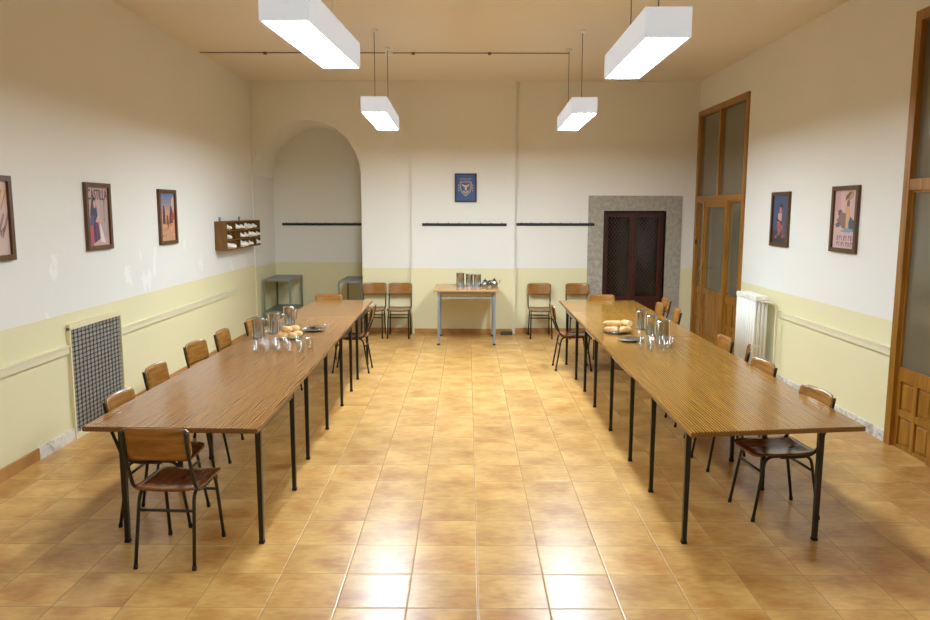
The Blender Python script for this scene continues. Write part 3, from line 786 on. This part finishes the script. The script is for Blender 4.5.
p2 = frame_pic('framed_poster', 'brown framed poster of a dark veiled figure headed with large lettering', (XL, 7.05, 1.93), PI/2, .48, .615, FW, 'frame_wood', art_castilla, 'poster', GP)
frame_pic('framed_poster', 'brown framed poster with blue sky and orange field on left wall', (XL, 8.68, 1.91), PI/2, .50, .62, FW, 'frame_wood', art_field, 'poster', GP)
frame_pic('framed_poster', 'brown framed dark blue poster on the right wall', (XR, 8.865, 1.90), -PI/2, .50, .63, FW, 'frame_wood', art_blue, 'poster', GP)
frame_pic('framed_poster', 'brown framed pink poster of a figure with raised arms on right wall', (XR, 7.355, 1.918), -PI/2, .51, .64, FW, 'frame_wood', art_pink, 'poster', GP)
frame_pic('crest_picture', 'small blue picture of a shield crest in black frame on the pilaster', (-.026, PY, 2.345), 0, .345, .45, .022, 'black_frame', art_crest)
# lettering on the second poster
cu = bpy.data.curves.new('lettering', 'FONT'); cu.body = 'CASTILLA'; cu.size = .115; cu.align_x = 'CENTER'; cu.extrude = .0004
to = bpy.data.objects.new('tmp_text', cu); C.objects.link(to)
bpy.context.view_layer.update()
me = bpy.data.meshes.new_from_object(to.evaluated_get(bpy.context.evaluated_depsgraph_get()))
bpy.data.objects.remove(to)
xs = [v.co.x for v in me.vertices]; k = .37/(max(xs)-min(xs))
for v in me.vertices: v.co = Vector((v.co.x*k, -.0135-v.co.z, v.co.y*1.15))
me.materials.append(ink(62, 44, 52))
lt = bpy.data.objects.new('lettering', me); C.objects.link(lt); lt.parent = p2; lt.location = (0, 0, .155)

# ------------------------------------------------------------------ pigeonhole rack with napkins
ph = thing('pigeonhole_rack', 'brown wooden pigeonhole rack high on the left wall stuffed with napkins', 'rack', (XL, 11.13, 1.44), PI/2)
PW, PH_, PD = 1.66, .395, .17
ncol, nrow = 8, 3
bm = new(); t_ = .014
for x in (-PW/2, PW/2-t_): box(bm, x, x+t_, -PD, 0, 0, PH_)
for j in (0, nrow): z = j*(PH_-t_)/nrow; box(bm, -PW/2+t_, PW/2-t_, -PD, 0, z, z+t_)
box(bm, -PW/2+t_, PW/2-t_, -.008, 0, t_, PH_-t_)
obj('carcass', bm, 'shelf_wood', ph)
for j in range(1, nrow):
    z = j*(PH_-t_)/nrow; bm = new(); box(bm, -PW/2+t_, PW/2-t_, -PD+.006, -.008, z, z+t_); obj('shelf', bm, 'shelf_wood', ph)
cw = (PW-t_)/ncol
for i in range(1, ncol):
    for j in range(nrow):
        x = -PW/2+i*cw; z = j*(PH_-t_)/nrow
        bm = new(); box(bm, x, x+.010, -PD+.006, -.008, z+t_, z+(PH_-t_)/nrow); obj('divider', bm, 'shelf_wood', ph)
for x in (-.62, .28):
    bm = new(); box(bm, x-.016, x+.016, -.02, 0, PH_, PH_+.055); obj('hanger', bm, 'grey_steel', ph)
def napkin(i, j, big, label):
    rn = random.Random(i*7+j); bm = new(); nseg, nr = 9, 4
    # crumpled cloth: a roll with folds poking out of the hole
    rings = []
    L = .155+.05*big; r0 = .048+.012*big
    for a in range(nseg+1):
        u = a/nseg; r = r0*(.55+.45*math.sin(PI*min(1, u*1.15)))*(.95 if u < .9 else .6)
        rings.append([bm.verts.new((r*1.25*math.cos(2*PI*k/10)*(1+rn.uniform(-.25, .25)), -L*u, r*.8*math.sin(2*PI*k/10)*(1+rn.uniform(-.3, .3))-.018*u*u)) for k in range(10)])
    for A, B in zip(rings, rings[1:]):
        for k in range(10): bm.faces.new((A[k], A[(k+1) % 10], B[(k+1) % 10], B[k])).smooth = True
    bm.faces.new(rings[0]); bm.faces.new(rings[-1])
    o = obj('napkin', bm, 'napkin')
    x = -PW/2+(i+.5)*cw+.004; z = j*(PH_-t_)/nrow+t_+.052
    o.location = (XL+.05, 11.13+x, 1.44+z); o.rotation_euler = (0, 0, PI/2+rn.uniform(-.2, .2))
    tag(o, label, 'napkin', 'napkins in the pigeonhole rack')
rows = {2: (0, 2, 3, 4, 5, 6), 1: (0, 3, 4, 5, 6, 7), 0: (0, 1, 3, 4, 5, 7)}
rown = {2: 'top', 1: 'middle', 0: 'bottom'}
ordn = ['nearest the camera', 'second from the camera', 'third from the camera', 'third from the far end', 'second from the far end', 'farthest']
for j, cols in rows.items():
    for k, i in enumerate(cols):
        napkin(i, j, (i+j) % 3 == 0, 'crumpled white napkin in the %s row of the pigeonhole rack, %s' % (rown[j], ordn[k]))

# ------------------------------------------------------------------ tableware
def make_jug(label, group):
    t = thing('steel_jug', label, 'jug', (0, 0, 0), 0, group)
    bm = new(); R, H = .058, .19
    lathe(bm, [(0, .002), (R*1.02, .002), (R*1.04, .008), (R, .014), (R*.985, H*.5), (R*.97, H-.012), (R*1.07, H), (R*1.05, H+.003), (R*.93, H-.008), (R*.93, H-.03), (R*.93, .012), (0, .010)], 28)
    for v in bm.verts:                                                     # pouring lip
        if v.co.z > H-.014 and v.co.x < -R*.9: v.co.x -= .012*(1-abs(v.co.y)/R)
    obj('body', bm, 'steel', t)
    bm = new(); lathe(bm, [(R*.95, H-.004), (R*.8, H+.004), (R*.2, H+.007), (0, H+.007)], 24); obj('lid', bm, 'steel', t)
    bm = new(); tube(bm, smooth_path([(R*.93, 0, H-.025), (R+.035, 0, H-.022), (R+.046, 0, H-.06), (R+.036, 0, H-.12), (R*.95, 0, H-.14)], 5), .006, 8)
    obj('handle', bm, 'steel', t)
    return t
GJ = 'steel jugs'
jug = make_jug('shiny steel jug with flat rim on the left table, leftmost of three', GJ)
jug.location = (-2.035, 7.26, TH); jug.rotation_euler = (0, 0, .6)
for loc, rz, lab, s in [((-1.955, 7.56, TH), .3, 'shiny steel jug on the left table, middle and widest of three', 1.08),
                        ((-1.935, 8.12, TH), -.5, 'shiny steel jug on the left table, farthest back of three', 1.03),
                        ((1.842, 7.90, TH), .8, 'shiny steel jug on the right table, leftmost and farthest of three', 1.0),
                        ((1.868, 7.56, TH), 1.6, 'shiny steel jug on the right table, middle of three', .98),
                        ((1.842, 7.02, TH), 1.0, 'shiny steel jug on the right table, nearest and largest of three', 1.12),
                        ((-.105, 11.55, .828), 1.5, 'steel jug on the serving table, leftmost and widest', 1.1),
                        ((.035, 11.58, .828), 1.7, 'steel jug on the serving table, middle of the jugs', 1.0),
                        ((.158, 11.53, .828), 1.4, 'steel jug on the serving table, next to the small pots', 1.0)]:
    dup(jug, loc, rz, lab, GJ, (s, s, s))
def make_pot(label):
    t = thing('metal_teapot', label, 'teapot', (0, 0, 0), 0, 'small pots on the serving table')
    bm = new(); lathe(bm, [(0, 0), (.04, 0), (.056, .02), (.058, .045), (.046, .075), (.032, .092), (0, .094)], 20); obj('body', bm, 'steel', t)
    bm = new(); lathe(bm, [(.033, .092), (.028, .104), (.008, .112), (.007, .12), (.012, .128), (0, .134)], 16); obj('lid', bm, 'black_steel', t)
    bm = new(); tube(bm, smooth_path([(-.05, 0, .035), (-.08, 0, .06), (-.095, 0, .095)], 4), .009, 8); obj('spout', bm, 'steel', t)
    bm = new(); tube(bm, smooth_path([(.044, 0, .085), (.085, 0, .088), (.09, 0, .05), (.055, 0, .03)], 4), .007, 8); obj('handle', bm, 'black_steel', t)
    return t
pot = make_pot('small metal teapot on the serving table beside the jugs'); pot.location = (.275, 11.50, .828); pot.rotation_euler = (0, 0, -.5)
dup(pot, (.42, 11.62, .828), PI+.3, 'small metal teapot on the serving table, rightmost')

# glass tumblers
def make_glass(label, group):
    bm = new()
    lathe(bm, [(0, 0), (.026, 0), (.0285, .004), (.0345, .10), (.0338, .1006), (.0327, .10), (.0272, .016), (.02, .0125), (0, .012)], 20)
    return tag(obj('glass_tumbler', bm, 'glass'), label, 'glass', group)
ordl = ['leftmost', 'second from left', 'middle', 'second from right', 'rightmost']
gl = None
for r, (y, x0, dx, nm) in enumerate(((6.53, -1.845, .098, 'front'), (6.72, -1.835, .104, 'back'))):
    for k in range(5):
        lab = 'clear glass tumbler in the %s row on left table, %s' % (nm, ordl[k])
        if gl is None: gl = make_glass(lab, 'tumblers on the left table'); o = gl
        else: o = gl.copy(); C.objects.link(o); o['label'] = lab
        o.location = (x0+k*dx+random.uniform(-.006, .006), y+random.uniform(-.012, .012), TH)
rg = [((1.578, 6.77), 'leftmost'), ((1.636, 6.63), 'nearest the camera on the left'), ((1.745, 6.575), 'nearest the camera of all'), ((1.668, 6.76), 'between the leftmost and the steel jug'),
      ((1.86, 6.83), 'rightmost'), ((1.76, 6.80), 'in front of the nearest steel jug'), ((1.70, 6.93), 'farthest back beside the empty plate')]
for (x, y), s in rg:
    o = gl.copy(); C.objects.link(o); o.location = (x, y, TH); o['group'] = 'tumblers on the right table'
    o['label'] = 'clear glass tumbler in the cluster on right table, %s' % s

# plates
def make_plate(label):
    bm = new(); lathe(bm, [(0, .002), (.075, .002), (.085, .006), (.125, .018), (.127, .0195), (.124, .0205), (.084, .0095), (.07, .006), (0, .006)], 32)
    return tag(obj('steel_plate', bm, 'steel'), label, 'plate', 'steel plates')
pl = make_plate('round steel plate on the right table holding bread'); pl.location = (1.535, 7.64, TH); pl.scale = (1.12, 1.12, 1)
for loc, s, lab in (((1.575, 7.16, TH), 1, 'round steel plate on the right table between bread and tumblers'),
                    ((-1.725, 7.22, TH), 1.05, 'round steel plate under the bread rolls on left table'),
                    ((-1.585, 7.70, TH), 1.0, 'round steel plate holding spoons on left table, right of the bread rolls')):
    o = pl.copy(); C.objects.link(o); o.location = loc; o.scale = (s, s, 1); o['label'] = lab
# spoons
def make_spoon(label):
    t = thing('spoon', label, 'spoon', (0, 0, 0), 0, 'spoons on the plate of the left table')
    bm = new(); sheet(bm, lambda u, v: Vector((u*.05*1 + 0, v*.02*math.sqrt(max(0, 1-.96*u*u)), -.006*(1-u*u)*(1-v*v))), 8, 6, .0015, Vector((0, 0, 1))); obj('bowl', bm, 'steel', t)
    bm = new(); tube(bm, [(.045, 0, .001), (.08, 0, .008), (.15, 0, .004)], [.003, .0025, .005], 6); obj('handle', bm, 'steel', t)
    return t
sp = None
for k in range(5):
    a = k*1.25+.3; lab = 'steel spoon lying on the plate right of the rolls, %s' % ['topmost', 'pointing to the aisle', 'pointing to the camera', 'pointing to the niche', 'pointing to the wall'][k]
    loc = (-1.585+.02*math.cos(a), 7.70+.02*math.sin(a), TH+.026+.007*(4-k))
    if sp is None: sp = make_spoon(lab); sp.location = loc; sp.rotation_euler = (0, 0, a)
    else: dup(sp, loc, a, lab)
# bread
def roll_mesh(L, w, h, seed, cut=False):
    rn = random.Random(seed); bm = new(); n, m = 12, 12; rings = []
    for a in range(n+1):
        u = -1+2*a/n
        if cut: f = math.sqrt(max(0, 1-max(0, -u)**4)) if u < 0 else 1
        else: f = (max(0, 1-abs(u)**2.6))**.5
        f = max(f, .04); j = 1+rn.uniform(-.05, .05)
        rings.append([bm.verts.new((u*L/2, w/2*f*j*math.cos(2*PI*k/m), h*.48+(h/2*f*j*math.sin(2*PI*k/m) if math.sin(2*PI*k/m) > 0 else h*.46*f*math.sin(2*PI*k/m)))) for k in range(m)])
    for A, B in zip(rings, rings[1:]):
        for k in range(m): bm.faces.new((A[k], A[(k+1) % m], B[(k+1) % m], B[k])).smooth = True
    bm.faces.new(rings[0][::-1]); f = bm.faces.new(rings[-1]); f.material_index = 1 if cut else 0
    return bm
def bread(name, loc, rz, L, w, h, seed, label, group, cut=False, ry=0):
    o = obj(name, roll_mesh(L, w, h, seed, cut), ['bread', 'crumb']); o.location = loc; o.rotation_euler = (0, ry, rz)
    tag(o, label, 'bread', group)
GB = 'bread rolls on the left table'; zb = TH+.012
bread('bread_roll', (-1.77, 7.15, zb), .4, .115, .08, .06, 1, 'golden bread roll on left table plate, front left', GB)
bread('bread_roll', (-1.685, 7.16, zb), -.3, .11, .075, .06, 2, 'golden bread roll on left table plate, front right', GB)
bread('bread_roll', (-1.80, 7.25, zb), 1.2, .11, .078, .06, 3, 'golden bread roll on left table plate, back left', GB)
bread('bread_roll', (-1.655, 7.27, zb), .9, .11, .078, .06, 4, 'golden bread roll on left table plate, back right', GB)
bread('bread_roll', (-1.745, 7.20, zb+.05), -.5, .125, .085, .065, 5, 'golden bread roll on left table plate, large one on top', GB)
bread('bread_roll', (-1.69, 7.29, zb+.05), .3, .11, .075, .06, 6, 'pale bread roll on left table plate, on top at the back', GB)
GC = 'bread pieces on the right table'
bread('bread_piece', (1.465, 7.60, zb), -.15, .14, .07, .055, 11, 'cut baguette piece at the bottom left of the bread plate', GC, True)
bread('bread_piece', (1.60, 7.575, zb), .75, .15, .075, .06, 12, 'cut baguette piece at the front right of the bread plate', GC, True)
bread('bread_piece', (1.56, 7.70, zb), -.2, .14, .07, .055, 13, 'cut baguette piece at the back of the bread plate', GC, True)
bread('bread_piece', (1.485, 7.665, zb+.052), -.12, .18, .075, .058, 14, 'long cut baguette piece lying on top of the bread plate', GC, True)
bread('bread_piece', (1.632, 7.68, zb+.05), -1.0, .12, .075, .065, 15, 'short baguette end showing pale crumb on top of plate', GC, True)

# small grey box on the floor
bm = new(); bbox(bm, .545, .735, PY-.13, PY-.02, 0, .055, .006, 2); 
tag(obj('floor_box', bm, 'grey_box'), 'small dark grey box on the floor right of the serving table', 'box')

# ------------------------------------------------------------------ camera, world, view
cam = bpy.data.cameras.new('camera'); co = bpy.data.objects.new('camera', cam); C.objects.link(co)
cam.sensor_width = 36; cam.lens = 754.1/930*36; cam.clip_start = .05
co.location = (0, 0, 2.0)
# yaw -0.0027 (left), pitch down .1321, roll
Rm = Matrix.Rotation(.0027, 3, 'Z') @ Matrix.Rotation(PI/2-.1321, 3, 'X') @ Matrix.Rotation(.0025, 3, 'Z')
co.rotation_euler = Rm.to_euler()
S.camera = co
wd = bpy.data.worlds.new('world'); S.world = wd; wd.use_nodes = True
wd.node_tree.nodes['Background'].inputs[0].default_value = (.02, .02, .022, 1)
wd.node_tree.nodes['Background'].inputs[1].default_value = .3
S.view_settings.view_transform = 'Standard'; S.view_settings.look = 'None'
S.view_settings.exposure = .75; S.view_settings.gamma = 1; S.view_settings.use_curve_mapping = False
S.cycles.transparent_max_bounces = 64; S.cycles.max_bounces = 10; S.cycles.diffuse_bounces = 6; S.cycles.transmission_bounces = 8
